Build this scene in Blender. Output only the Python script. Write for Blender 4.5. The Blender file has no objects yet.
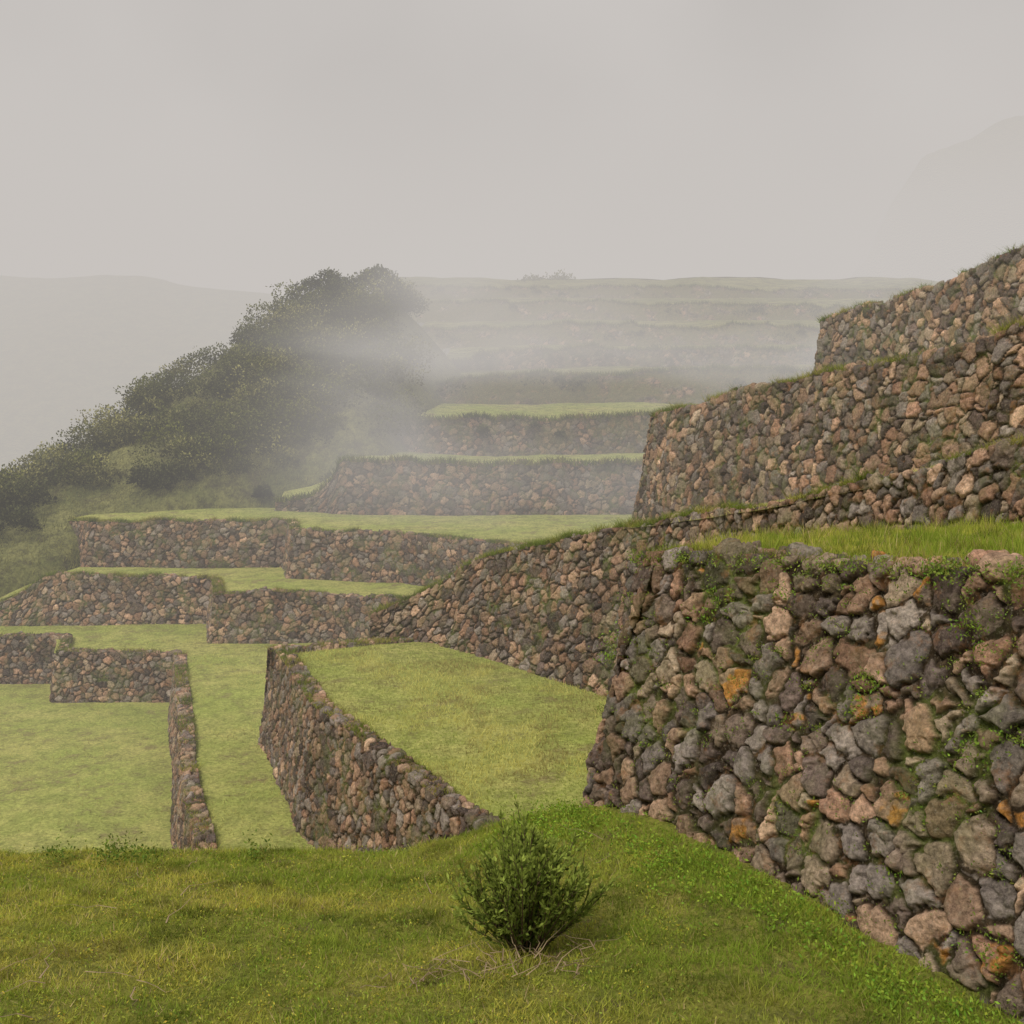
import bpy, math, numpy as np
rng = np.random.default_rng(7)
scene = bpy.context.scene
scene.view_settings.view_transform = 'Standard'
try: scene.view_settings.look = 'None'
except Exception: pass
scene.view_settings.exposure = 0

# ---------------------------------------------------------------- noise utils
def h2(i, j, s):
    n = (i.astype(np.int64)*374761393 + j.astype(np.int64)*668265263 + s*974634777) & 0xffffffff
    n = ((n ^ (n >> 13))*1274126177) & 0xffffffff
    n = ((n ^ (n >> 15))*2246822519) & 0xffffffff
    return ((n ^ (n >> 16)) & 0xffffffff)/4294967296.0
def vn(x, y, s=0):
    x = np.asarray(x, float); y = np.asarray(y, float)
    x, y = np.broadcast_arrays(x, y)
    i = np.floor(x); j = np.floor(y); fx = x-i; fy = y-j
    fx = fx*fx*(3-2*fx); fy = fy*fy*(3-2*fy)
    a = h2(i, j, s); b = h2(i+1, j, s); c = h2(i, j+1, s); d = h2(i+1, j+1, s)
    return (a+(b-a)*fx)*(1-fy)+(c+(d-c)*fx)*fy
def fbm(x, y, s=0, o=4):
    t = 0; a = .5; n = 0
    for k in range(o):
        t = t+a*vn(np.asarray(x)*2**k, np.asarray(y)*2**k, s+k*17); n += a; a *= .5
    return t/n
def sst(a, b, x):
    t = np.clip((x-a)/(b-a), 0, 1); return t*t*(3-2*t)

# ---------------------------------------------------------------- mesh utils
def mk(name, V, F, mat, col=None, smooth=True):
    V = np.ascontiguousarray(V, dtype=np.float32); F = np.ascontiguousarray(F, dtype=np.int32)
    me = bpy.data.meshes.new(name); k = F.shape[1]
    me.vertices.add(len(V)); me.vertices.foreach_set('co', V.ravel())
    me.loops.add(F.size); me.loops.foreach_set('vertex_index', F.ravel())
    me.polygons.add(len(F)); me.polygons.foreach_set('loop_start', np.arange(0, F.size, k, dtype=np.int32))
    try: me.polygons.foreach_set('loop_total', np.full(len(F), k, dtype=np.int32))
    except Exception: pass
    me.update(calc_edges=True)
    me.polygons.foreach_set('use_smooth', np.full(len(F), smooth, dtype=bool))
    if col is not None:
        a = me.color_attributes.new('Col', 'FLOAT_COLOR', 'POINT')
        c = np.ones((len(V), 4), np.float32); c[:, :3] = np.clip(col, 0, .85)
        a.data.foreach_set('color', c.ravel())
    me.materials.append(mat)
    ob = bpy.data.objects.new(name, me); scene.collection.objects.link(ob)
    return ob
def gridfaces(nu, nv):
    i = np.arange(nu-1)[:, None]*nv+np.arange(nv-1)[None, :]
    i = i.ravel()
    return np.stack([i, i+nv, i+nv+1, i+1], 1)

# ---------------------------------------------------------------- materials
def newmat(name):
    m = bpy.data.materials.new(name); m.use_nodes = True
    nt = m.node_tree; nt.nodes.clear(); return m, nt
def N(nt, t, **kw):
    n = nt.nodes.new(t)
    for k, v in kw.items(): setattr(n, k, v)
    return n
def stone_mat():
    m, nt = newmat('fieldstone'); L = nt.links.new
    out = N(nt, 'ShaderNodeOutputMaterial'); b = N(nt, 'ShaderNodeBsdfDiffuse')
    at = N(nt, 'ShaderNodeAttribute', attribute_name='Col')
    g = N(nt, 'ShaderNodeNewGeometry')
    def noi(s, d, r, lo, hi, a=0., bb=1.):
        n = N(nt, 'ShaderNodeTexNoise'); n.inputs['Scale'].default_value = s; n.inputs['Detail'].default_value = d; n.inputs['Roughness'].default_value = r
        L(g.outputs['Position'], n.inputs['Vector']); q = N(nt, 'ShaderNodeMapRange'); q.inputs[1].default_value = lo; q.inputs[2].default_value = hi; q.inputs[3].default_value = a; q.inputs[4].default_value = bb
        L(n.outputs[0], q.inputs[0]); return q.outputs[0], n.outputs[0]
    def mix(f, A, col):
        x = N(nt, 'ShaderNodeMix', data_type='RGBA'); L(f, x.inputs[0]); L(A, x.inputs[6]); x.inputs[7].default_value = (*col, 1); return x.outputs[2]
    mx = N(nt, 'ShaderNodeVectorMath', operation='SCALE'); L(at.outputs['Color'], mx.inputs[0]); L(noi(19, 5, .8, .33, .67, .4, 1.65)[0], mx.inputs['Scale'])
    c = mix(noi(27, 4, .75, .56, .68, 0, .5)[0], mx.outputs[0], (.52, .45, .34))
    c = mix(noi(4.5, 5, .75, .55, .69, 0, .48)[0], c, (.48, .23, .10))
    c = mix(noi(1.5, 6, .8, .51, .68, 0, .5)[0], c, (.14, .155, .055))
    L(c, b.inputs['Color'])
    bp = N(nt, 'ShaderNodeBump'); bp.inputs['Strength'].default_value = 1; bp.inputs['Distance'].default_value = .05
    L(noi(17, 7, .8, 0, 1)[1], bp.inputs['Height']); L(bp.outputs[0], b.inputs['Normal']); L(b.outputs[0], out.inputs[0])
    return m
def grass_ground_mat(name, c1, c2, c3, dirt=(.12, .09, .05), sc=1.0):
    m, nt = newmat(name); L = nt.links.new
    out = N(nt, 'ShaderNodeOutputMaterial'); b = N(nt, 'ShaderNodeBsdfDiffuse')
    g = N(nt, 'ShaderNodeNewGeometry')
    def noi(s, d=4, r=.7):
        n = N(nt, 'ShaderNodeTexNoise'); n.inputs['Scale'].default_value = s; n.inputs['Detail'].default_value = d; n.inputs['Roughness'].default_value = r
        L(g.outputs['Position'], n.inputs['Vector']); return n
    def mr(n, a, bb):
        r = N(nt, 'ShaderNodeMapRange'); r.inputs[1].default_value = a; r.inputs[2].default_value = bb; L(n.outputs[0], r.inputs[0]); return r
    def mix(f, A, B):
        x = N(nt, 'ShaderNodeMix', data_type='RGBA'); L(f.outputs[0], x.inputs[0])
        for s, v in ((6, A), (7, B)):
            if isinstance(v, tuple): x.inputs[s].default_value = (*v, 1)
            else: L(v.outputs[2], x.inputs[s])
        return x
    a = mix(mr(noi(.35*sc), .38, .62), c1, c2)
    a = mix(mr(noi(1.6*sc, 6, .8), .45, .66), a, c3)
    a = mix(mr(noi(.8*sc, 7, .8), .53, .68), a, dirt)
    hs = N(nt, 'ShaderNodeHueSaturation'); L(a.outputs[2], hs.inputs['Color'])
    no = noi(10*sc, 6, .8)
    v = mr(no, .3, .7); v.inputs[3].default_value = .5; v.inputs[4].default_value = 1.5; L(v.outputs[0], hs.inputs['Value'])
    L(hs.outputs[0], b.inputs['Color'])
    bp = N(nt, 'ShaderNodeBump'); bp.inputs['Strength'].default_value = .9; bp.inputs['Distance'].default_value = .1
    L(no.outputs[0], bp.inputs['Height']); L(bp.outputs[0], b.inputs['Normal']); L(b.outputs[0], out.inputs[0])
    return m
def leaf_mat(name, tr=.35):
    m, nt = newmat(name); L = nt.links.new
    out = N(nt, 'ShaderNodeOutputMaterial'); at = N(nt, 'ShaderNodeAttribute', attribute_name='Col')
    d = N(nt, 'ShaderNodeBsdfDiffuse'); t = N(nt, 'ShaderNodeBsdfTranslucent'); mx = N(nt, 'ShaderNodeMixShader'); mx.inputs[0].default_value = tr
    L(at.outputs['Color'], d.inputs[0]); L(at.outputs['Color'], t.inputs[0]); L(d.outputs[0], mx.inputs[1]); L(t.outputs[0], mx.inputs[2]); L(mx.outputs[0], out.inputs[0])
    return m
STONE = stone_mat()
GR_NEAR = grass_ground_mat('meadow_turf', (.34, .36, .07), (.46, .42, .11), (.20, .25, .05), dirt=(.30, .24, .11), sc=2)
GR_MID = grass_ground_mat('terrace_turf', (.44, .49, .13), (.56, .54, .18), (.29, .33, .09), dirt=(.36, .30, .14))
GR_FAR = grass_ground_mat('hill_turf', (.24, .25, .09), (.36, .34, .13), (.13, .13, .06), dirt=(.17, .13, .07), sc=.5)
SCRUB = grass_ground_mat('scrub_turf', (.15, .16, .055), (.28, .27, .10), (.075, .08, .035), dirt=(.11, .095, .05), sc=.7)
LEAF = leaf_mat('leaf'); BLADE = leaf_mat('grass_blade', .45); BUSHM = leaf_mat('shrub_leaf', .15)

# ---------------------------------------------------------------- stone walls
PAL = np.array([[.33, .225, .165], [.22, .17, .14], [.42, .275, .20], [.17, .13, .115], [.50, .345, .25], [.25, .215, .20], [.37, .29, .22], [.13, .105, .095], [.34, .21, .15], [.29, .25, .225]])
def vor(u, v, sx, sy, seed, jit=.82, pw=.9):
    gu = u/sx; gv = v/sy; j0 = np.floor(gv)
    best = np.full(u.shape, 1e9); bx = np.zeros_like(u); by = np.zeros_like(u); bi = np.zeros_like(u); bj = np.zeros_like(u); cand = []
    for dj in (-1, 0, 1):
        j = j0+dj; off = .5*(np.mod(j, 2)); i0 = np.floor(gu-off)
        for di in (-1, 0, 1):
            i = i0+di
            px = (i+off+.5+(h2(i, j, seed)-.5)*jit)*sx; py = (j+.5+(h2(i, j, seed+1)-.5)*jit)*sy
            wgt = (h2(i, j, seed+2)-.5)*pw*sx*sy
            d = (px-u)**2+(py-v)**2+wgt
            cand.append((px, py, wgt)); k = d < best
            best = np.where(k, d, best); bx = np.where(k, px, bx); by = np.where(k, py, by); bi = np.where(k, i, bi); bj = np.where(k, j, bj)
    bw = (h2(bi, bj, seed+2)-.5)*pw*sx*sy
    e = np.full(u.shape, 1e9)
    for px, py, wgt in cand:
        dx = px-bx; dy = py-by; l = np.sqrt(dx*dx+dy*dy)
        dd = (((px-u)**2+(py-v)**2+wgt)-((bx-u)**2+(by-v)**2+bw))/(2*np.maximum(l, 1e-6))
        e = np.where(l > 1e-5, np.minimum(e, dd), e)
    return e, bi, bj, u-bx, v-by
WALLTOPS = []
def wall(pts, batter=.15, sx=.26, sy=.2, res=.03, amp=.06, cap=.4, seed=1, green=0., bright=1., tone=(1, .97, .92), zn=.06, lichen=.0, wob=.12, name='stone_terrace_wall'):
    pts = np.array(pts, float)
    seg = np.hypot(np.diff(pts[:, 0]), np.diff(pts[:, 1])); cu = np.r_[0, np.cumsum(seg)]
    nu = int(cu[-1]/res)+2; u = np.linspace(0, cu[-1], nu); du = u[1]-u[0]
    X, Y, ZB, ZT = [np.interp(u, cu, pts[:, k]) for k in range(4)]
    def sm(a, w):
        k = max(1, int(w/du)); 
        p = np.r_[a[0]-(a[1]-a[0])*np.arange(k, 0, -1), a, a[-1]+(a[-1]-a[-2])*np.arange(1, k+1)]
        ker = np.hanning(2*k+3)[1:-1]; ker /= ker.sum(); return np.convolve(p, ker, 'valid')
    X = sm(X, .22); Y = sm(Y, .22); ZT = sm(ZT, .8)
    X = X+ .12*(fbm(u/3.1, u*0, seed+33, 3)-.5); Y = Y+wob*(fbm(u/(3.3+6*wob), u*0+9, seed+34, 3)-.5)
    ZT = ZT+zn*2*(fbm(u/1.4, u*0+3, seed+35, 3)-.5)+zn*2*(fbm(u/7, u*0+5, seed+36, 2)-.5)
    tx = np.gradient(X); ty = np.gradient(Y); tx = sm(tx, .2); ty = sm(ty, .2); l = np.hypot(tx, ty); nx = ty/l; ny = -tx/l
    H = (ZT-ZB).max()
    nf = int(H/res)+2; nc = max(4, int(cap/res))
    vs = np.r_[np.linspace(1, 0, nf), -np.linspace(0, cap, nc+1)[1:], -cap-.01]
    U = np.repeat(u[:, None], len(vs), 1); face = (np.arange(len(vs)) < nf)[None, :]
    Vv = np.where(face, vs[None, :]*(ZT-ZB)[:, None], vs[None, :])
    z = np.where(face, ZT[:, None]-Vv, ZT[:, None]); z[:, -1] -= .5
    inw = np.where(face, batter*(z-ZB[:, None]), batter*(ZT-ZB)[:, None]-Vv)
    px = X[:, None]-nx[:, None]*inw; py = Y[:, None]-ny[:, None]*inw
    w = sst(-.10, .12, -Vv)
    Nx = nx[:, None]*(1-w); Ny = ny[:, None]*(1-w); Nz = batter*(1-w)+w
    l = np.sqrt(Nx**2+Ny**2+Nz**2); Nx /= l; Ny /= l; Nz /= l
    wu = U+.32*sx*(fbm(U/(.5*sx), Vv/(.5*sx), seed+5, 3)-.5)*2+.25*sx*(vn(U/(3*sx), Vv/(3*sx), seed+6)-.5)*2
    wv = Vv+50+.32*sy*(fbm(U/(.5*sx)+7, Vv/(.5*sx), seed+9, 3)-.5)*2+.25*sy*(vn(U/(4*sx), Vv/(2.5*sx), seed+8)-.5)*2
    e, ci, cj, ox, oy = vor(wu, wv, sx, sy, seed)
    r = [h2(ci, cj, seed+20+k) for k in range(6)]
    e = e-.006-.032*(sy/.2)*r[2]*vn(U/(sx*1.5), Vv/(sx*1.5), seed+11)
    wd = min(sx, sy)*.27
    s = np.clip(e/wd, 0, 1); dome = np.clip(1-(1-s)**2.4, 0, 1)**.7
    ins = np.clip(s*4, 0, 1)
    d = amp*dome*(.8+.5*r[0]) + amp*.65*(r[1]-.5)*ins
    d += ((r[2]-.5)*ox+(r[3]-.5)*oy)*.5*ins
    rid = 1-np.abs(2*fbm(U/(sx*.8), Vv/(sx*.8), seed+72, 3)-1)
    d += amp*.8*(fbm(U/(sx*.40), Vv/(sx*.40), seed+70, 4)-.5)*ins - amp*.7*sst(.86, 1, rid)*ins*r[4]
    if res < .02: d += .014*(fbm(U/.035, Vv/.035, seed+73, 2)-.5)*ins
    e2, di, dj, _, _ = vor(wu+3.3, wv+1.7, sx*.36, sy*.36, seed+300)
    q = (e <= 0); r2 = h2(di, dj, seed+301); pb = np.clip(e2/(sx*.10), 0, 1)
    d = np.where(q, amp*.30*pb*r2+amp*.25*(fbm(U/.04, Vv/.04, seed+71, 2)-.5), d)
    topb = sst(-.02, .1, -Vv); d += topb*(r[4]-.35)*sy*.55*ins
    d += .12*(fbm(U/2.5, Vv/1.8, seed+50, 3)-.5)+.05*(fbm(U/.7, Vv/.7, seed+51, 2)-.5)
    P = np.stack([px+Nx*d, py+Ny*d, z+Nz*d], -1)
    pi = np.minimum((r[5]*len(PAL)).astype(int), len(PAL)-1)
    c = PAL[pi]*(.65+.7*r[4])[..., None]
    c = c*(.62+.76*fbm(U/(sx*.45), Vv/(sx*.45), seed+91, 3))[..., None]
    big = fbm(U/2.2, Vv/1.5, seed+90, 3)[..., None]
    c = c*(.65+.7*big)
    if lichen > 0:
        cu_ = h2(ci, cj, seed+44); nearend = sst(12, 17, U)
        k = ((cu_ < lichen*(.12+2.2*nearend)))[..., None]*sst(.40, .60, fbm(U/.08, Vv/.08, seed+45, 3))[..., None]
        c = c*(1-k)+np.array([.56, .27, .08])*k
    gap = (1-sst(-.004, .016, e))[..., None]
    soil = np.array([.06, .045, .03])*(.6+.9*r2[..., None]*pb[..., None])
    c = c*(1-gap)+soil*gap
    g = sst(.52, .72, fbm(U/.5+4, Vv/.5, seed+62, 4))[..., None]*(.25+.5*gap); c = c*(1-g)+np.array([.15, .19, .05])*g
    if green > 0:
        g = (sst(.55-.35*green, .75-.2*green, fbm(U/1.1, Vv/.7, seed+60, 4)))[..., None]*min(1, green*1.2)
        c = c*(1-g)+np.array([.20, .19, .08])*g
    c = c*bright*np.array(tone)
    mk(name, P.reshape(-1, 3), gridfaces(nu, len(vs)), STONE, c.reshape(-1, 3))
    ti = batter*(ZT-ZB); WALLTOPS.append(dict(u=u, x=X-nx*ti, y=Y-ny*ti, z=ZT, nx=nx, ny=ny, cap=cap))
    return WALLTOPS[-1]

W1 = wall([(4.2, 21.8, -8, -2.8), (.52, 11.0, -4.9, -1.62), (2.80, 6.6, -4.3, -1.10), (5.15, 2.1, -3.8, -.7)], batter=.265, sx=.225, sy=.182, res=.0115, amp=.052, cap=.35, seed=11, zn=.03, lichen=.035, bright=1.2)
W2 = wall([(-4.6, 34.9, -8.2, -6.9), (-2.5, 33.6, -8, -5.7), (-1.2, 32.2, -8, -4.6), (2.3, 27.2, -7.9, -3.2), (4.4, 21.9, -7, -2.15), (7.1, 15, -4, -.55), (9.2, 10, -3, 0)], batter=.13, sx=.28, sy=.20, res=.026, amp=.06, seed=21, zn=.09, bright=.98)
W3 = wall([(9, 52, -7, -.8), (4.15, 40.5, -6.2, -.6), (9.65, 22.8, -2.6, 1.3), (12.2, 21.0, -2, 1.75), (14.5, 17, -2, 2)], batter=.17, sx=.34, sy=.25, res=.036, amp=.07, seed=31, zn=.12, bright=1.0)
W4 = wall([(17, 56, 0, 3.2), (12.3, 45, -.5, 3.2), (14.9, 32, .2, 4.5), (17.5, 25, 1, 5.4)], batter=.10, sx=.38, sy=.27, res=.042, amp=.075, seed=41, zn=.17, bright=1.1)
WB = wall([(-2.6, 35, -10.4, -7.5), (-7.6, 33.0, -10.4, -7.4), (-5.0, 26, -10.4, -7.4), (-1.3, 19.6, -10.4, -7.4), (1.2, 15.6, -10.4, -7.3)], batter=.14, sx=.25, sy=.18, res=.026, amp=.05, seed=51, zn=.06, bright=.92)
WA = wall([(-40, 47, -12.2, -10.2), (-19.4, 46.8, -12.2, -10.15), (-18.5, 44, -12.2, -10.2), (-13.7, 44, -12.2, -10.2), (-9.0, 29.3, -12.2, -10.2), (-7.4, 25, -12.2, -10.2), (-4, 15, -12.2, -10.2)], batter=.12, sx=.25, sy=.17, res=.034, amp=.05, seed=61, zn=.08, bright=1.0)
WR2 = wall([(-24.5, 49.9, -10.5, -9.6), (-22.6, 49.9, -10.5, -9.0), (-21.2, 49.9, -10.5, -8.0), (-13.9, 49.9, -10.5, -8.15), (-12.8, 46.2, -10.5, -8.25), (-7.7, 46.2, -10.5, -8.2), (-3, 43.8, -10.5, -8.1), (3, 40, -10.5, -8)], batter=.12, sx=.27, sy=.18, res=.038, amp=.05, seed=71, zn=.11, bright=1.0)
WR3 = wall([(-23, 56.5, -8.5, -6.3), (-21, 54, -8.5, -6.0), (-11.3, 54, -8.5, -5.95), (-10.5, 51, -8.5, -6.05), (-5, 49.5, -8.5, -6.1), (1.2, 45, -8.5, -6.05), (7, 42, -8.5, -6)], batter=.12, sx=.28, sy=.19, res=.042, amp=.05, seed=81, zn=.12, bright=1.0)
rows = [
 ([(-12.5, 58, -6.2, -5.6), (-9.8, 56.8, -6.2, -5.0), (-9.2, 56.4, -6.2, -3.3), (6.5, 55, -6.2, -3.1), (40, 54, -6, -3)], .2, .1),
 ([(-8, 63.5, -3.5, -1.2), (-5, 63, -3.5, -1.05), (9, 63, -3.5, -1), (45, 62, -3.4, -1)], .35, .45),
 ([(-5, 70.5, -.6, 1.0), (0, 70, -.6, 1.6), (10, 70, -.5, 1.9), (50, 70, -.5, 2)], .55, .9),
 ([(-5, 79, 2, 3.0), (0, 79, 2, 3.6), (17, 80, 2, 3.7), (55, 78, 2, 4)], .4, .5),
 ([(-8, 90, 4.2, 5.6), (5, 90, 4.2, 6.3), (25, 91, 4.2, 6.0), (60, 90, 4.2, 6.4)], .8, .8),
 ([(-12, 103, 7.2, 9.0), (6, 103, 7.2, 9.3), (30, 104, 7.2, 8.9), (70, 103, 7.2, 9.4)], .9, .9),
 ([(-15, 118, 10.7, 12.2), (10, 118, 10.7, 12.3), (40, 119, 10.7, 11.9), (80, 118, 10.7, 12.3)], 1., .9)]
WR = []
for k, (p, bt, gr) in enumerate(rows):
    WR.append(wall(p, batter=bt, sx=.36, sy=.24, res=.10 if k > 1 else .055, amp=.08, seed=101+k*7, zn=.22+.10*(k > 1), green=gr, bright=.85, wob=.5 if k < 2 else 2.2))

# ---------------------------------------------------------------- terraces (grass sheets)
def patch(name, A, B, mat, du=.4, nz=.05, seed=3):
    A = np.array(A, float); B = np.array(B, float)
    l = np.maximum(np.linalg.norm(np.diff(A, axis=0), axis=1), np.linalg.norm(np.diff(B, axis=0), axis=1)); c = np.r_[0, np.cumsum(l)]
    nu = int(c[-1]/du)+2; t = np.linspace(0, c[-1], nu)
    a = np.stack([np.interp(t, c, A[:, k]) for k in range(3)], 1); b = np.stack([np.interp(t, c, B[:, k]) for k in range(3)], 1)
    W = np.linalg.norm(a-b, axis=1).max(); nv = int(W/du)+2; s = np.linspace(0, 1, nv)[None, :, None]
    P = a[:, None]*(1-s)+b[:, None]*s
    P[..., 2] += nz*2*(fbm(P[..., 0]/1.7, P[..., 1]/1.7, seed, 4)-.5)+nz*3*(fbm(P[..., 0]/7, P[..., 1]/7, seed+5, 2)-.5)
    mk(name, P.reshape(-1, 3), gridfaces(nu, nv), mat); return P
def topline(W, inset=.12, dz=-.02, n=60):
    k = np.linspace(0, len(W['u'])-1, n).astype(int)
    return np.stack([W['x'][k]-W['nx'][k]*inset, W['y'][k]-W['ny'][k]*inset, W['z'][k]+dz], 1)
T1 = patch('grass_terrace', [(1.55, 11.6, -1.62), (3.58, 6.9, -1.10), (5.95, 2.2, -.70)], [(4.9, 22.2, -2.8), (7.5, 15.3, -1.72), (11, 8, -1)], GR_NEAR, du=.12, nz=.03, seed=1)
T2 = patch('grass_terrace', [(-4.3, 35.3, -6.95), (-2.2, 34, -5.75), (-.8, 32.6, -4.68), (2.7, 27.6, -3.28), (4.8, 22.2, -2.25), (7.6, 15.3, -.65), (9.7, 10.3, -.1)],
      [(-2, 44, -8.3), (0, 46, -6.6), (2.5, 47, -6.1), (5.5, 42, -4.75), (8.5, 32, -2.9), (12, 24.5, -.9), (15, 18, 0)], GR_MID, seed=2)
TB = patch('grass_terrace', [(-2.8, 34.8, -7.5), (-7.1, 32.9, -7.48), (-4.55, 26.2, -7.48), (-.85, 19.9, -7.48), (1.6, 15.9, -7.4)],
      [(0, 34.6, -7.5), (0, 34.0, -7.4), (4, 29, -7.3), (6, 22, -7.2), (6, 17, -7.2)], GR_MID, seed=4)
TC = patch('grass_terrace', [(-40, 47.5, -10.25), (-19.5, 47.2, -10.25), (-18.5, 44.4, -10.25), (-13.4, 44.3, -10.25), (-8.7, 29.4, -10.25), (-7.1, 25.1, -10.25), (-3.7, 15.1, -10.25)],
      [(-40, 52, -10.2), (-24, 52, -10.2), (-15, 52, -10.2), (-6, 50, -10.2), (-1, 33, -10.25), (-1, 25, -10.25), (2, 15, -10.25)], GR_MID, seed=5)
TA = patch('grass_terrace', [(-70, 8, -12.1), (6, 8, -12.1)], [(-70, 49, -12.1), (6, 49, -12.1)], GR_MID, du=.6, seed=6)
TD = patch('grass_terrace', [(-25, 50.2, -9.8), (-21.2, 50.3, -8.3), (-13.6, 50.3, -8.25), (-12.5, 46.5, -8.25), (-7.6, 46.5, -8.25), (-2.8, 44.2, -8.2), (3.2, 40.5, -8.1)],
      [(-25, 57, -8.2), (-21, 57, -8.2), (-11, 57, -8.2), (-8, 54, -8.2), (-4, 53, -8.2), (3, 49, -8.2), (8, 44, -8.2)], GR_MID, seed=7)
TE = patch('grass_terrace', [(-23, 56.8, -6.2), (-20.8, 54.4, -6.0), (-11.1, 54.4, -6.0), (-10.2, 51.4, -6.05), (-4.8, 49.9, -6.1), (1.4, 45.4, -6.08), (6, 42.5, -5.5)],
      [(-23, 60, -5.8), (-20.8, 60, -5.8), (-11, 60, -5.8), (-9, 59, -5.8), (-3, 58, -5.8), (4, 58, -5.7), (30, 57, -5.4)], GR_MID, seed=8)
T3 = patch('grass_terrace', [(9.3, 51, -.9), (5.2, 41, -.68), (10.5, 23.1, 1.25), (12.5, 21.7, 1.7), (15, 17.5, 1.95)], [(18, 58, .2), (13, 47, .6), (15.6, 33, 1.9), (17.5, 28, 2.2), (20, 20, 2.3)], GR_MID, seed=9)
T4 = patch('grass_terrace', [(17.4, 56, 3.1), (12.9, 45.3, 3.1), (15.5, 32.2, 4.4), (18.1, 25.2, 5.3)], [(60, 60, 6), (60, 48, 8), (60, 34, 10), (60, 22, 12)], GR_MID, seed=10)
FT = []
for k, W in enumerate(WR):
    A = topline(W, .3, -.05, n=60)
    if k+1 < len(WR):
        z2 = rows[k+1][0][0][2]+.45; y2 = rows[k+1][0][1][1]+2.0
    else: z2 = 15.0; y2 = 136
    B = A.copy(); B[:, 1] = y2; B[:, 2] = z2
    if k+1 == len(WR): B[:, 2] += 1.2*(fbm(B[:, 0]/9, B[:, 0]*0, 61, 3)-.5)
    FT.append(patch('grass_terrace', A, B, GR_FAR if k > 1 else GR_MID, du=.8, nz=.10, seed=20+k))
A = B.copy(); B = A.copy(); B[:, 1] = 200; B[:, 2] = -10
patch('grass_terrace', A, B, GR_FAR, du=2, nz=.2, seed=40)

# ---------------------------------------------------------------- foreground ground
def Fz(X, Y):
    z = np.where(Y > 6.2, -3.54-.196*(Y-6.2), -3.54+.29*(6.2-Y))
    z = z+.24*np.maximum(0, X+1)*np.clip((Y-6.2)/4.5, 0, 1.3)*(1-sst(1.5, 4, X)*.4)-.12*sst(1.2, 2.8, X)*(1-sst(8, 10, Y))
    z = z+.12*(fbm(X/1.3, Y/1.3, 77, 4)-.5)+.2*(fbm(X/4, Y/4, 78, 2)-.5)+.06*(fbm(X/.3, Y/.3, 79, 3)-.5)
    ye = 10.7+.35*(fbm(X/1.2, X*0, 79, 3)-.5)
    z = z-1.1*np.maximum(0, Y-ye)*sst(0, 1.2, Y-ye)
    return z
gx = np.arange(-14, 6.01, .05); gy = np.arange(-8, 17, .05)
GX, GY = np.meshgrid(gx, gy, indexing='ij')
FG = np.stack([GX, GY, Fz(GX, GY)], -1)
mk('ground', FG.reshape(-1, 3), gridfaces(len(gx), len(gy)), GR_NEAR)

# ---------------------------------------------------------------- spur hill
cx = np.array([-90, -50, -40, -34.9, -30.8, -25.4, -21.3, -18.5, -14.5, -11.7, -9, -6.3, -2, 2, 10]); cz = np.array([-40, -18, -11, -7.2, -5.2, -1.0, 1.7, 4.0, 6.0, 6.8, 6.9, 5.6, 2, -2, -6])
def Hz(X, Y):
    cr = np.interp(X, cx, cz)
    base = np.interp(Y, [40, 46, 57, 62], [-13, -10.3, -6.3, -5.4])
    t = np.clip((Y-57)/18, 0, 1)
    h = base*(1-t)+cr*t + (1-np.abs(2*t-1))*2.2*(fbm(X/4.5, Y/4.5, 91, 3)-.5)*2
    h = h-np.maximum(0, Y-75)*.55
    xb = np.interp(Y, [46, 50, 54, 57, 60], [-26, -24.0, -21.4, -20.5, -14])
    m = sst(-1.0, 1.5, X-xb)*(1-sst(57.5, 60.5, Y)); h = h-m*4
    h = h-np.maximum(0, X+7.5)*.9*(1-sst(66, 82, Y))
    h = h-np.maximum(0, -26.5-X)*.45*(1-t)
    return h+.25*(fbm(X/1.5, Y/1.5, 92, 4)-.5)
hx = np.arange(-90, 8, .5); hy = np.arange(42, 125, .5); HX, HY = np.meshgrid(hx, hy, indexing='ij')
HG = np.stack([HX, HY, Hz(HX, HY)], -1)
mk('hill', HG.reshape(-1, 3), gridfaces(len(hx), len(hy)), SCRUB)

vx = np.linspace(-2500, 2500, 90); vy = np.linspace(-600, 4000, 90); VX, VY = np.meshgrid(vx, vy, indexing='ij')
VZ = -18-10*fbm(VX/300, VY/300, 5, 3); mk('valley_ground', np.stack([VX, VY, VZ], -1).reshape(-1, 3), gridfaces(90, 90), GR_FAR)
def mountain(y0, xs, zs, depth, seed, rough):
    mx = np.linspace(xs[0], xs[-1], 260); my = np.linspace(-1, 1, 40); MX, MY = np.meshgrid(mx, my, indexing='ij')
    top = np.interp(MX, xs, zs)+rough*(fbm(MX/60, MX*0, seed, 5)-.5)
    Z = -25+(top+25)*(1-np.abs(MY))**.9 + rough*.6*(fbm(MX/40, MY*3, seed+4, 4)-.5)*(1-np.abs(MY))
    mk('distant_mountain', np.stack([MX, y0+MY*depth, Z], -1).reshape(-1, 3), gridfaces(260, 40), SCRUB)
mountain(430, [-500, -330, -200, -150, -95, -60, 0, 200], [52, 56, 50, 49, 44, 38, 30, 20], 160, 301, 8)
mountain(700, [120, 190, 228, 245, 262, 300, 380, 600], [30, 60, 95, 130, 158, 172, 200, 200], 200, 340, 26)

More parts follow.
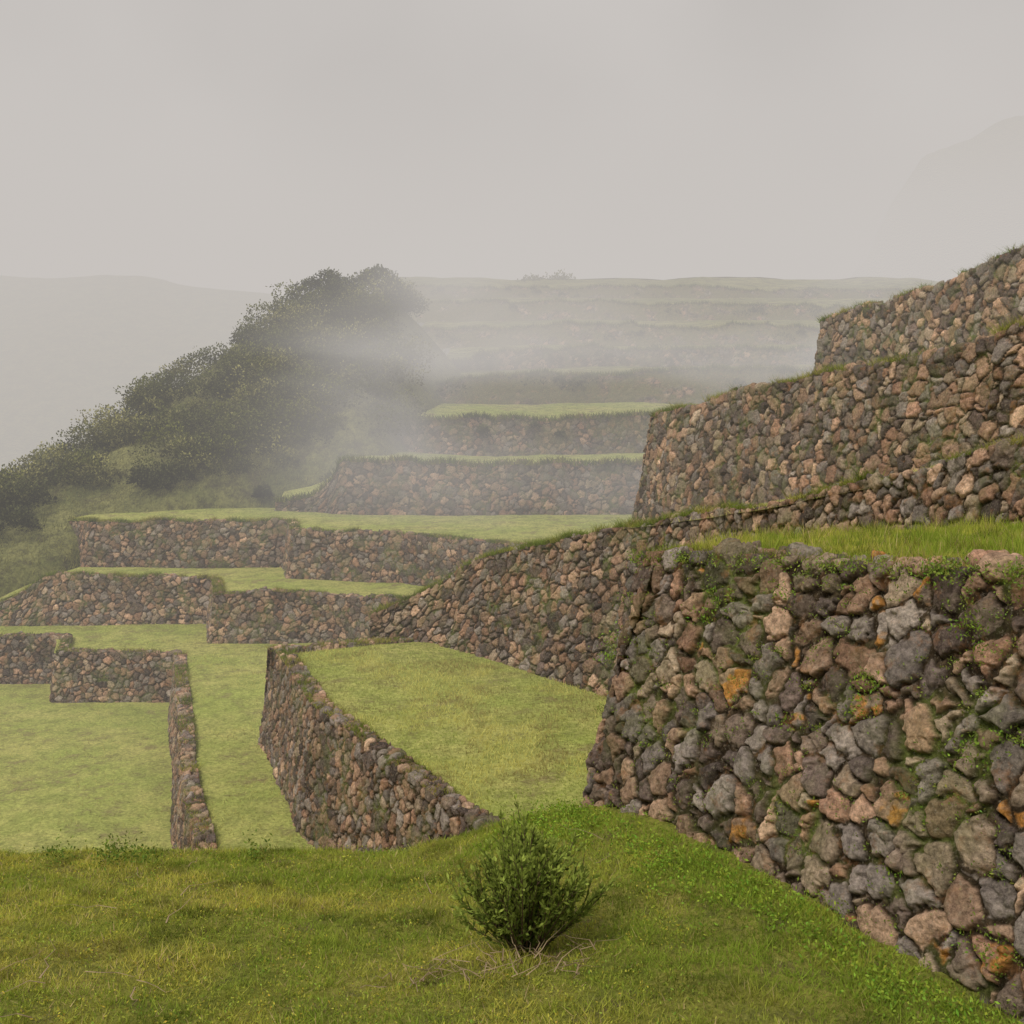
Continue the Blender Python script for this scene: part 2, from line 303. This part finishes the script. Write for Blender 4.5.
# ---------------------------------------------------------------- vegetation
def scat(P, n, mask=None):
    a = P[:-1, :-1]; b = P[1:, :-1]; c = P[:-1, 1:]; d = P[1:, 1:]
    ar = np.linalg.norm(np.cross(b-a, c-a), axis=-1)
    cen = (a+d)/2; m = (np.abs(cen[..., 0]) < .62*cen[..., 1]+1.0)
    if mask is not None: m = m & mask(cen)
    ar = (ar*m).ravel(); idx = rng.choice(len(ar), n, p=ar/ar.sum()); r = rng.random((n, 2, 1))
    A, B, C, D = [q.reshape(-1, 3)[idx] for q in (a, b, c, d)]
    return A*(1-r[:, 0])*(1-r[:, 1])+B*r[:, 0]*(1-r[:, 1])+C*(1-r[:, 0])*r[:, 1]+D*r[:, 0]*r[:, 1]
def blades(P, h, w, lean=.5):
    n = len(P); th = rng.random(n)*2*np.pi; h = h*(.5+rng.random(n)); ln = lean*h*rng.random(n); ph = rng.random(n)*2*np.pi
    side = np.stack([np.cos(th), np.sin(th), th*0], 1)*(w*.5)[:, None] if np.ndim(w) else np.stack([np.cos(th), np.sin(th), th*0], 1)*w*.5
    tip = P+np.stack([np.cos(ph)*ln, np.sin(ph)*ln, h], 1)
    b = P-np.array([0, 0, .01])
    return np.stack([b-side, b+side, tip], 1).reshape(-1, 3)
def blade_obj(name, Vs, Cs):
    V = np.concatenate(Vs); C = np.repeat(np.concatenate(Cs), 3, 0)
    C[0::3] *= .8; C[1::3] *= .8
    mk(name, V, np.arange(len(V)).reshape(-1, 3), BLADE, C, smooth=False)
def gcol(P):
    n = len(P); f = fbm(P[:, 0]/.8, P[:, 1]/.8, 401, 4); g = fbm(P[:, 0]/.22, P[:, 1]/.22, 402, 3); r = rng.random(n)
    q = np.clip((f-.40)/.26+.8*(g-.5)+.3*(r-.5), 0, 1)[:, None]
    c = np.array([.35, .45, .065])*(1-q)+np.array([.69, .65, .13])*q
    st = (rng.random(n) < .04+.10*q[:, 0])[:, None]; c = np.where(st, np.array([.74, .57, .28]), c)
    dk = sst(.54, .70, fbm(P[:, 0]/.35+9, P[:, 1]/.35, 403, 3))[:, None]; c = c*(1-.5*dk)
    return c*(.65+.6*rng.random((n, 1)))
Vs = []; Cs = []
P = scat(FG, 220000, lambda c: (c[..., 1] > 4.6) & (c[..., 1] < 11.8) & (c[..., 0] < 4))
def front(x, y): return -((x-.52)*4.4+(y-11)*2.28)/4.955
dw = front(P[:, 0], P[:, 1]); P = P[dw > -.1]; dw = front(P[:, 0], P[:, 1])
c = gcol(P); lush = (1-sst(.1, 1.6, dw+1.3*(fbm(P[:, 0]/.5, P[:, 1]/.5, 9, 3)-.5)))[:, None]*(.3+.7*rng.random((len(P), 1)))
c = c*(1-lush)+np.array([.36, .51, .06])*lush*(.7+.5*rng.random((len(P), 1)))
hh = .014+.036*fbm(P[:, 0]/.3, P[:, 1]/.3, 410, 3)**2*2+.02*lush[:, 0]
Vs.append(blades(P, hh, .009, 1.8)); Cs.append(c)
cen = P[rng.choice(len(P), 650)]
PP = np.repeat(cen, 20, 0)+np.c_[rng.normal(0, .03, (len(cen)*20, 2)), np.zeros(len(cen)*20)]
PP[:, 2] = Fz(PP[:, 0], PP[:, 1]); Vs.append(blades(PP, .06, .006, 2.0)); Cs.append(gcol(PP))
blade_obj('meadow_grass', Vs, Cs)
Vs = []; Cs = []
P = scat(T1, 50000, lambda c: c[..., 1] < 20); Vs.append(blades(P, .06, .009, .9)); Cs.append(gcol(P)*np.array([1.0, 1.05, .9]))
cen = scat(T1, 420); PP = np.repeat(cen, 25, 0)+np.c_[rng.normal(0, .05, (len(cen)*25, 2)), np.zeros(len(cen)*25)]
Vs.append(blades(PP, .16*np.repeat(.4+rng.random(len(cen)), 25), .009, .9)); Cs.append(gcol(PP))
for T, n in ((TB, 45000), (TC, 20000), (TA, 20000), (T2, 25000)):
    P = scat(T, n, lambda c: c[..., 1] > 14); f = sst(.35, .62, fbm(P[:, 0]/1.6, P[:, 1]/1.6, 420, 5))[:, None]; g2 = sst(.48, .64, fbm(P[:, 0]/.8, P[:, 1]/.8, 425, 4))[:, None]
    Vs.append(blades(P, .03+.05*f[:, 0], .024, 1.4)); c = (np.array([.42, .49, .12])*(1-f)+np.array([.78, .74, .25])*f); c = c*(1-g2*.7)+np.array([.40, .33, .14])*g2*.7; Cs.append(c*(.7+.6*rng.random((len(P), 1))))
for W, n, hb in ((W1, 6500, .09), (W2, 17000, .15), (W3, 15000, .19), (W4, 9000, .2), (WB, 7000, .10), (WA, 9000, .12), (WR2, 9000, .14), (WR3, 9000, .16)):
    k = rng.integers(0, len(W['u']), n); keep = fbm(W['u'][k]*.9, k*0, 430, 3) > .42; k = k[keep]; cpos = -.06+rng.random(len(k))*.5
    hv = hb*(.3+1.4*fbm(W['u'][k]*1.7, k*0, 431, 3))
    P = np.stack([W['x'][k]-W['nx'][k]*cpos, W['y'][k]-W['ny'][k]*cpos, W['z'][k]+.03], 1)
    sc = np.clip(P[:, 1]/25, .5, 2); Vs.append(blades(P, hv, .014*sc, 1.8)); Cs.append(gcol(P)*.72)
for W in WR:
    k = rng.integers(0, len(W['u']), 5000); P = np.stack([W['x'][k], W['y'][k]+rng.normal(0, .25, len(k)), W['z'][k]], 1); P = P[np.abs(P[:, 0]) < .5*P[:, 1]]
    Vs.append(blades(P, .28, .08, 1.2)); Cs.append(gcol(P)*.5)
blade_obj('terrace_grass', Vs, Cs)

def leafquads(C, L, Wd, D):
    n = len(C); r = rng.normal(size=(n, 3)); S = np.cross(D, r); S /= np.linalg.norm(S, axis=1)[:, None]+1e-9
    L = np.broadcast_to(L, n)[:, None]; Wd = np.broadcast_to(Wd, n)[:, None]
    m = C+D*L*.5
    return np.stack([C, m+S*Wd*.5, C+D*L, m-S*Wd*.5], 1).reshape(-1, 3)
def unit(a): return a/(np.linalg.norm(a, axis=-1, keepdims=True)+1e-9)
def leaf_obj(name, Vs, Cs, mat=BUSHM):
    V = np.concatenate(Vs); C = np.repeat(np.concatenate(Cs), 4, 0)
    return mk(name, V, np.arange(len(V)).reshape(-1, 4), mat, C, smooth=False)
def tube(p, r):
    k = len(p); V = []; 
    for i in range(k):
        rr = r*(1-.8*i/(k-1))
        for a in range(4): V.append(p[i]+rr*np.array([math.cos(a*math.pi/2), math.sin(a*math.pi/2), 0]))
    F = [[i*4+a, i*4+(a+1) % 4, (i+1)*4+(a+1) % 4, (i+1)*4+a] for i in range(k-1) for a in range(4)]
    return np.array(V), np.array(F)
def shrub(name, org, spread, height, stems, lpl, leafL=.045):
    emp = bpy.data.objects.new(name, None); scene.collection.objects.link(emp)
    org = np.array(org, float); Vs = []; Cs = []; TV = []; TF = []; o = 0
    for tx, th in stems:
        dx = tx*2; dy = rng.normal(0, .45)*(1-.5*abs(dx))
        top = org+np.array([tx*spread, dy*spread*.5, height*th])
        mid = org+np.array([tx*.55*spread, dy*spread*.30, (top[2]-org[2])*.38])
        t = np.linspace(0, 1, 7)[:, None]
        p = (1-t)**2*(org+rng.normal(0, .03, 3)*[1, 1, 0])+2*t*(1-t)*mid+t*t*top
        V, F = tube(p, .007); TV.append(V); TF.append(F+o); o += len(V)
        for b in range(3):
            tb = .35+.6*rng.random(); bp = (1-tb)**2*org+2*tb*(1-tb)*mid+tb*tb*top
            dirb = unit(np.array([dx, dy, 0])*.5+rng.normal(0, .4, 3)+[0, 0, 1.0]); Lb = height*.17*(.5+rng.random())
            q = bp+dirb*Lb*np.linspace(0, 1, 4)[:, None]; V, F = tube(q, .004); TV.append(V); TF.append(F+o); o += len(V)
            m = lpl//4; tt = rng.random(m)[:, None]; C = bp+dirb*Lb*tt; D = unit(dirb*1.2+rng.normal(0, .5, (m, 3)))
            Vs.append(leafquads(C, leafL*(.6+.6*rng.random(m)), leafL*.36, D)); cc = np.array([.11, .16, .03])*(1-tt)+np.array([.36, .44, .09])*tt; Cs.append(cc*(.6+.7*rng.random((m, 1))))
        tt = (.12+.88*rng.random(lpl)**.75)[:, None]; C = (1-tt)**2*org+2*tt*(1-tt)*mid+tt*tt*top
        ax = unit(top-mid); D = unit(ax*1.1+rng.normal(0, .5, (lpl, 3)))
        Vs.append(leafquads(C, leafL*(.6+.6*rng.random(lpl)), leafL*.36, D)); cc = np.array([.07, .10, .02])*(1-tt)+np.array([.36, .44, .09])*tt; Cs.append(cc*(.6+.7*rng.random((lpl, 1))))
    lo = leaf_obj('leaves', Vs, Cs, LEAF); V = np.concatenate(TV)
    so = mk('stems', V, np.concatenate(TF), LEAF, np.tile([.16, .11, .07], (len(V), 1))); lo.parent = emp; so.parent = emp
st = []
for i in range(104):
    x = rng.normal(.0, .27); x = max(-.5, min(.58, x))
    hmax = np.interp(x, [-.5, -.42, -.3, -.18, -.08, 0, .1, .2, .32, .42, .58], [.40, .58, .74, .82, 1.0, .96, .82, .76, .70, .66, .46]); st.append((x, hmax*(.55+.47*rng.random()**.6)))
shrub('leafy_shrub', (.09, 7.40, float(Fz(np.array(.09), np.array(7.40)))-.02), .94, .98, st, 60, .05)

Vs = []; Cs = []
def clump(c, r, n, L=.04, col=(.27, .40, .06), flat=.6):
    c = np.array(c, float); P = c+rng.normal(0, 1, (n, 3))*np.array([r, r, r*flat])*.5
    D = unit(rng.normal(0, .7, (n, 3))+[-.2, -.3, .6]); Vs.append(leafquads(P, L*(.5+.8*rng.random(n)), L*.45, D))
    Cs.append(np.array(col)*(.5+.8*rng.random((n, 1)))*np.array([1, 1, 1]+rng.normal(0, .12, (n, 3))*[1, .4, .4]))
def w1(a, f, out=.03):
    b = np.array([.52, 11.0, -4.0])+np.array([2.28, -4.4, .34])*a; top = -1.62+(.52)*a; z = b[2]+(top-b[2])*f; hgt = z-(-4.9+.6*a)
    return b[:2][0]+(.89)*(.265*hgt-out-.06), b[1]+.455*(.265*hgt-out-.06), z
for a, f, r, n in ((.72, .66, .20, 170), (.70, .58, .14, 100), (.88, .86, .16, 150), (.9, .80, .1, 60), (.3, .80, .18, 130), (.34, .87, .16, 110), (.03, .66, .2, 180), (.0, .58, .12, 80), (.92, .55, .2, 190), (.97, .6, .13, 90), (.86, .35, .1, 50),
                   (1.0, .12, .2, 150), (.76, .03, .22, 180), (.55, .5, .1, 40), (.5, .9, .12, 60), (.78, .97, .2, 150), (.66, .3, .09, 40), (.2, .3, .09, 30), (1.05, .75, .15, 90), (.83, .2, .12, 60)):
    clump(w1(a, f), r, n, L=.032)
for i in range(320): clump(w1(1.15*rng.random(), rng.random()), .04+.07*rng.random(), int(8+24*rng.random()), L=.025, col=(.27, .35, .07))
for i in range(44): clump(w1(1.1*rng.random(), 1.0), .12, 60, L=.03, col=(.28, .37, .07))
leaf_obj('wall_weeds', Vs, Cs, LEAF)
Vs = []; Cs = []
for i in range(170):
    a = rng.random()*1.15; dd = abs(rng.normal(0, .38))+.05
    x, y = .52+2.28*a-.89*dd, 11-4.4*a-.455*dd; z = float(Fz(np.array(x), np.array(y)))
    clump((x, y, z+.04), .1+.12*rng.random(), 50, L=.034, col=(.32, .46, .06), flat=.6)
for i in range(1100):
    y = 6+4.8*rng.random(); x = -.55*y+rng.random()*(.55*y+1.2); z = float(Fz(np.array(x), np.array(y)))
    if front(x, y) < .2: continue
    q = rng.random(); clump((x, y, z+.012), .07+.13*rng.random(), 28, L=.022, col=(.27+.33*q, .38+.18*q, .06+.03*q), flat=.22)
for x0, y0, n in ((-3.75, 10.2, 7), (-3.5, 10.3, 5), (-2.3, 10.4, 3), (-4.4, 10.3, 3)):
    for i in range(n):
        x = x0+rng.normal(0, .13); y = y0+rng.normal(0, .1); clump((x, y, float(Fz(np.array(x), np.array(y)))+.08), .14, 50, L=.04, col=(.24, .32, .06), flat=1.1)
leaf_obj('ground_weeds', Vs, Cs, LEAF)
TV = []; TF = []; o = 0
for i in range(70):
    x = -.75+1.3*rng.random(); y = 6.75+.6*rng.random()
    if i > 44: y = 6+4.4*rng.random(); x = -.5*y+rng.random()*(.5*y+.8)
    p0 = np.array([x, y, float(Fz(np.array(x), np.array(y)))+.05]); a = rng.random()*6.28; Lt = .14+.30*rng.random()
    q = p0+np.array([math.cos(a), math.sin(a), .35*rng.random()])*Lt*np.linspace(0, 1, 5)[:, None]+rng.normal(0, .015, (5, 3)); V, F = tube(q, .006); TV.append(V); TF.append(F+o); o += len(V)
V = np.concatenate(TV); mk('dry_twigs', V, np.concatenate(TF), LEAF, np.tile([.50, .38, .24], (len(V), 1)))

# hillside shrubs
Vs = []; Cs = []
def bush(c, r, n, ls, tint):
    d = unit(rng.normal(size=(n, 3))); d[:, 2] = np.abs(d[:, 2])*1.1-.15
    lob = .6+.8*vn(np.arctan2(d[:, 1], d[:, 0])*1.6+c[0]*7, d[:, 2]*3+c[1]*5, 500)
    rad = r*lob*(.5+.5*rng.random(n)**.4)
    P = np.array(c)+d*rad[:, None]*np.array([1, 1, .9])
    D = unit(d*.6+rng.normal(0, .6, (n, 3))+[0, 0, .3])
    Vs.append(leafquads(P, ls*(.6+.8*rng.random(n)), ls*.7, D))
    Cs.append(np.array(tint)*(.22+1.25*np.clip(d[:, 2:3], 0, 1)*(rad/r)[:, None]+.45*rng.random((n, 1))))  # light put into leaf colour: brighter on top and outside, shaded below and inside
cnt = 0
while cnt < 680:
    x = -38+31.5*rng.random(); y = 57.5+19.5*rng.random(); t = (y-57)/18
    dens = fbm(x/2.6, y/2.6, 510, 3)
    if x < -25.5 and y < 62: ok = rng.random() < .8 and x < -26
    else: ok = t > .15 and dens > .47-.34*sst(-22, -14, x)
    if x > -9.5 and y < 62: ok = False
    if not ok: continue
    z = float(Hz(np.array(x), np.array(y)))
    r = .4+1.4*rng.random()**2
    if -15 < x < -6: r *= 1.2
    g = rng.random(); tint = (.075+.06*g, .083+.06*g, .032) if rng.random() < .72 else (.23, .22, .08)
    bush((x, y, z+r*.35), r, int(180*r*r+70), .16, tint); cnt += 1
for x, y, r in ((-26.5, 56.5, 1.7), (-28, 57.5, 1.9), (-25.6, 58, 1.3), (-29, 55, 1.8), (-27, 54.5, 1.5), (-30.5, 57, 2.0), (-25.2, 55.6, 1.1), (-19, 59, .9), (-20, 59.5, .8), (-18, 59.4, 1.0), (-13.5, 59.5, .5), (-30, 60, 1.7), (-27.5, 60, 1.5)):
    bush((x, y, float(Hz(np.array(x), np.array(y)))+r*.4), r, 620, .17, (.065, .07, .028))
for x, y, r in ((-9.2, 75, 1.4), (-10.4, 75, 1.2), (-12.3, 75, 1.5), (-8.0, 74.5, 1.3), (-11.4, 74, 1.2), (-13.8, 75, 1.3)):
    z0 = float(Hz(np.array(x), np.array(y)))
    for q in range(3): bush((x+rng.normal(0, .5), y, z0+r*.45+.4*q), r*(1-.2*q), 420, .17, (.075, .08, .033))
for i in range(7):
    x = 1+7*rng.random(); y = 133+3*rng.random(); r = .9+.7*rng.random(); bush((x, y, 13.7), r*1.3, 240, .3, (.15, .15, .06))
for i in range(420):
    k = rng.integers(1, 7); W = WR[k]; j = rng.integers(0, len(W['u'])); x, y, z = W['x'][j], W['y'][j], W['z'][j]
    if abs(x) > .5*y or fbm(np.array(x/5.), np.array(k*3.), 515, 2) < .48: continue
    r = .25+.7*rng.random()**2; bush((x, y-.8*rng.random()-.2+1.5*(rng.random() < .3), z-.2-1.0*rng.random()), r, int(60+80*r), .18, (.13, .13, .055))
leaf_obj('hillside_shrubs', Vs, Cs)

Vs = []; Cs = []
P = scat(HG, 50000, lambda c: (c[..., 1] > 46) & (c[..., 1] < 76)); f = fbm(P[:, 0]/3, P[:, 1]/3, 440, 4)[:, None]
Vs.append(blades(P, .22, .05, .9)); Cs.append((np.array([.24, .26, .07])*(1-f)+np.array([.54, .49, .18])*f)*(.7+.5*rng.random((len(P), 1))))
blade_obj('hill_grass', Vs, Cs)

# ---------------------------------------------------------------- fog (self-glowing volumes)
def box(name, lo, hi, mat):
    x0, y0, z0 = lo; x1, y1, z1 = hi
    V = [(x0, y0, z0), (x1, y0, z0), (x1, y1, z0), (x0, y1, z0), (x0, y0, z1), (x1, y0, z1), (x1, y1, z1), (x0, y1, z1)]
    F = [(0, 3, 2, 1), (4, 5, 6, 7), (0, 1, 5, 4), (1, 2, 6, 5), (2, 3, 7, 6), (3, 0, 4, 7)]
    return mk(name, np.array(V), np.array(F), mat, smooth=False)
def glow_fogmat(name, col, dens=.005):
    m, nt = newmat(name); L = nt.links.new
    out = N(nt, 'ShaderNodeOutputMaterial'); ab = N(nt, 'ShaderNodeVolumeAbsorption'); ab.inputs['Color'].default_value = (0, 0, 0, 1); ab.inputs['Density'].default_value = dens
    em = N(nt, 'ShaderNodeEmission'); em.inputs[0].default_value = (*col, 1); em.inputs[1].default_value = dens; ad = N(nt, 'ShaderNodeAddShader')  # emission stands in for multiply scattered light; the fog itself glows and fills
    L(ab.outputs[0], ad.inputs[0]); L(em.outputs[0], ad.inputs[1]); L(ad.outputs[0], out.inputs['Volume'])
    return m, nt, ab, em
box('glowing_fog_bank', (-1400, 160, -40), (1400, 1600, 120), glow_fogmat('far_glow_fog', (.60, .57, .55), .005)[0])
box('glowing_fog_bank', (-300, 88, -30), (300, 159, 60), glow_fogmat('hill_glow_fog', (.56, .525, .495), .0085)[0])
box('glowing_fog_bank', (-200, 22, -30), (200, 87, 40), glow_fogmat('valley_glow_fog', (.56, .53, .50), .0042)[0])
m, nt, ab, em = glow_fogmat('drifting_glow_fog', (.59, .56, .535)); L = nt.links.new
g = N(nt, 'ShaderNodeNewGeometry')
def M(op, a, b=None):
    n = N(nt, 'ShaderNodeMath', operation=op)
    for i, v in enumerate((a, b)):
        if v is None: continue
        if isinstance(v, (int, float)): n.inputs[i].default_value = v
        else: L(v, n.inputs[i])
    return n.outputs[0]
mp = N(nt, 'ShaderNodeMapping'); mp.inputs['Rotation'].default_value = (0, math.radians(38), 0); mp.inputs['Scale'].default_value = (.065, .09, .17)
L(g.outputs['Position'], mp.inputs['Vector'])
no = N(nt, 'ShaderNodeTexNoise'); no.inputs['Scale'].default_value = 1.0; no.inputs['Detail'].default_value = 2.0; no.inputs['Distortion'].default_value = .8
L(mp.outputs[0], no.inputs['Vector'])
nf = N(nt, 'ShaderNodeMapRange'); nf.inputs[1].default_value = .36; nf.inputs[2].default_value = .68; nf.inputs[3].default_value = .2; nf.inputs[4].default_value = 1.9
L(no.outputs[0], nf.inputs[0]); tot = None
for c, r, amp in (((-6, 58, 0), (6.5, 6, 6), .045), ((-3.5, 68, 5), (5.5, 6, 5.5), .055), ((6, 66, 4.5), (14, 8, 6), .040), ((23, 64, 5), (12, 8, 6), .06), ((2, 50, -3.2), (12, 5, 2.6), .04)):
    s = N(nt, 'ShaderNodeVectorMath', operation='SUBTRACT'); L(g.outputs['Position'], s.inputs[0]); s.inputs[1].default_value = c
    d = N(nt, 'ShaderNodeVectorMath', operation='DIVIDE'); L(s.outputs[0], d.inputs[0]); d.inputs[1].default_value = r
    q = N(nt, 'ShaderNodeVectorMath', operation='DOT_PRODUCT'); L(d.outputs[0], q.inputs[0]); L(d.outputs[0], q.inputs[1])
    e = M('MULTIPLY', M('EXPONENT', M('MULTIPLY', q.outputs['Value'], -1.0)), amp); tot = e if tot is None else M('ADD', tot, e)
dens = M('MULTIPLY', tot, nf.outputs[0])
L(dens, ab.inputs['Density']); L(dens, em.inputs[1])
try: m.cycles.volume_step_rate = .9
except Exception as ex: print('steprate', ex)
box('glowing_fog_bank', (-20, 42, -9), (44, 80, 18), m)

# ---------------------------------------------------------------- world, sun, camera
w = bpy.data.worlds.new("World"); scene.world = w; w.use_nodes = True; nt = w.node_tree; nt.nodes.clear(); L = nt.links.new
out = N(nt, 'ShaderNodeOutputWorld'); bg = N(nt, 'ShaderNodeBackground'); bg.inputs[1].default_value = .1
sky = N(nt, 'ShaderNodeTexSky'); sky.sky_type = 'NISHITA'; sky.sun_disc = False
el = math.radians(52); az = math.radians(215)
sky.sun_elevation = el; sky.sun_rotation = az
tc = N(nt, 'ShaderNodeTexCoord'); no = N(nt, 'ShaderNodeTexNoise'); no.inputs['Scale'].default_value = 3.2; no.inputs['Detail'].default_value = 4; no.inputs['Roughness'].default_value = .45
L(tc.outputs['Generated'], no.inputs['Vector'])
cr = N(nt, 'ShaderNodeValToRGB'); cr.color_ramp.elements[0].position = .36; cr.color_ramp.elements[0].color = (.34, .335, .335, 1); cr.color_ramp.elements[1].position = .64; cr.color_ramp.elements[1].color = (.70, .68, .67, 1)
L(no.outputs[0], cr.inputs[0])
sc = N(nt, 'ShaderNodeVectorMath', operation='SCALE'); sc.inputs['Scale'].default_value = 10; L(cr.outputs[0], sc.inputs[0])
mx = N(nt, 'ShaderNodeMix', data_type='RGBA'); mx.inputs[0].default_value = .92; L(sky.outputs[0], mx.inputs[6]); L(sc.outputs[0], mx.inputs[7])
L(mx.outputs[2], bg.inputs[0]); L(bg.outputs[0], out.inputs[0])
sl = bpy.data.lights.new('sun', 'SUN'); sl.energy = 2.4; sl.angle = math.radians(22); sl.color = (1, .93, .82)
so = bpy.data.objects.new('sun', sl); scene.collection.objects.link(so)
from mathutils import Vector
dirv = Vector((math.sin(az)*math.cos(el), math.cos(az)*math.cos(el), math.sin(el)))
so.rotation_euler = dirv.to_track_quat('Z', 'Y').to_euler()

cd = bpy.data.cameras.new('camera'); cam = bpy.data.objects.new('camera', cd); scene.collection.objects.link(cam)
cam.location = (0, 0, 0); cam.rotation_euler = (math.radians(90), 0, 0); cd.sensor_width = 36; cd.lens = 38.67; cd.shift_y = -112/1024
cd.clip_end = 6000; scene.camera = cam
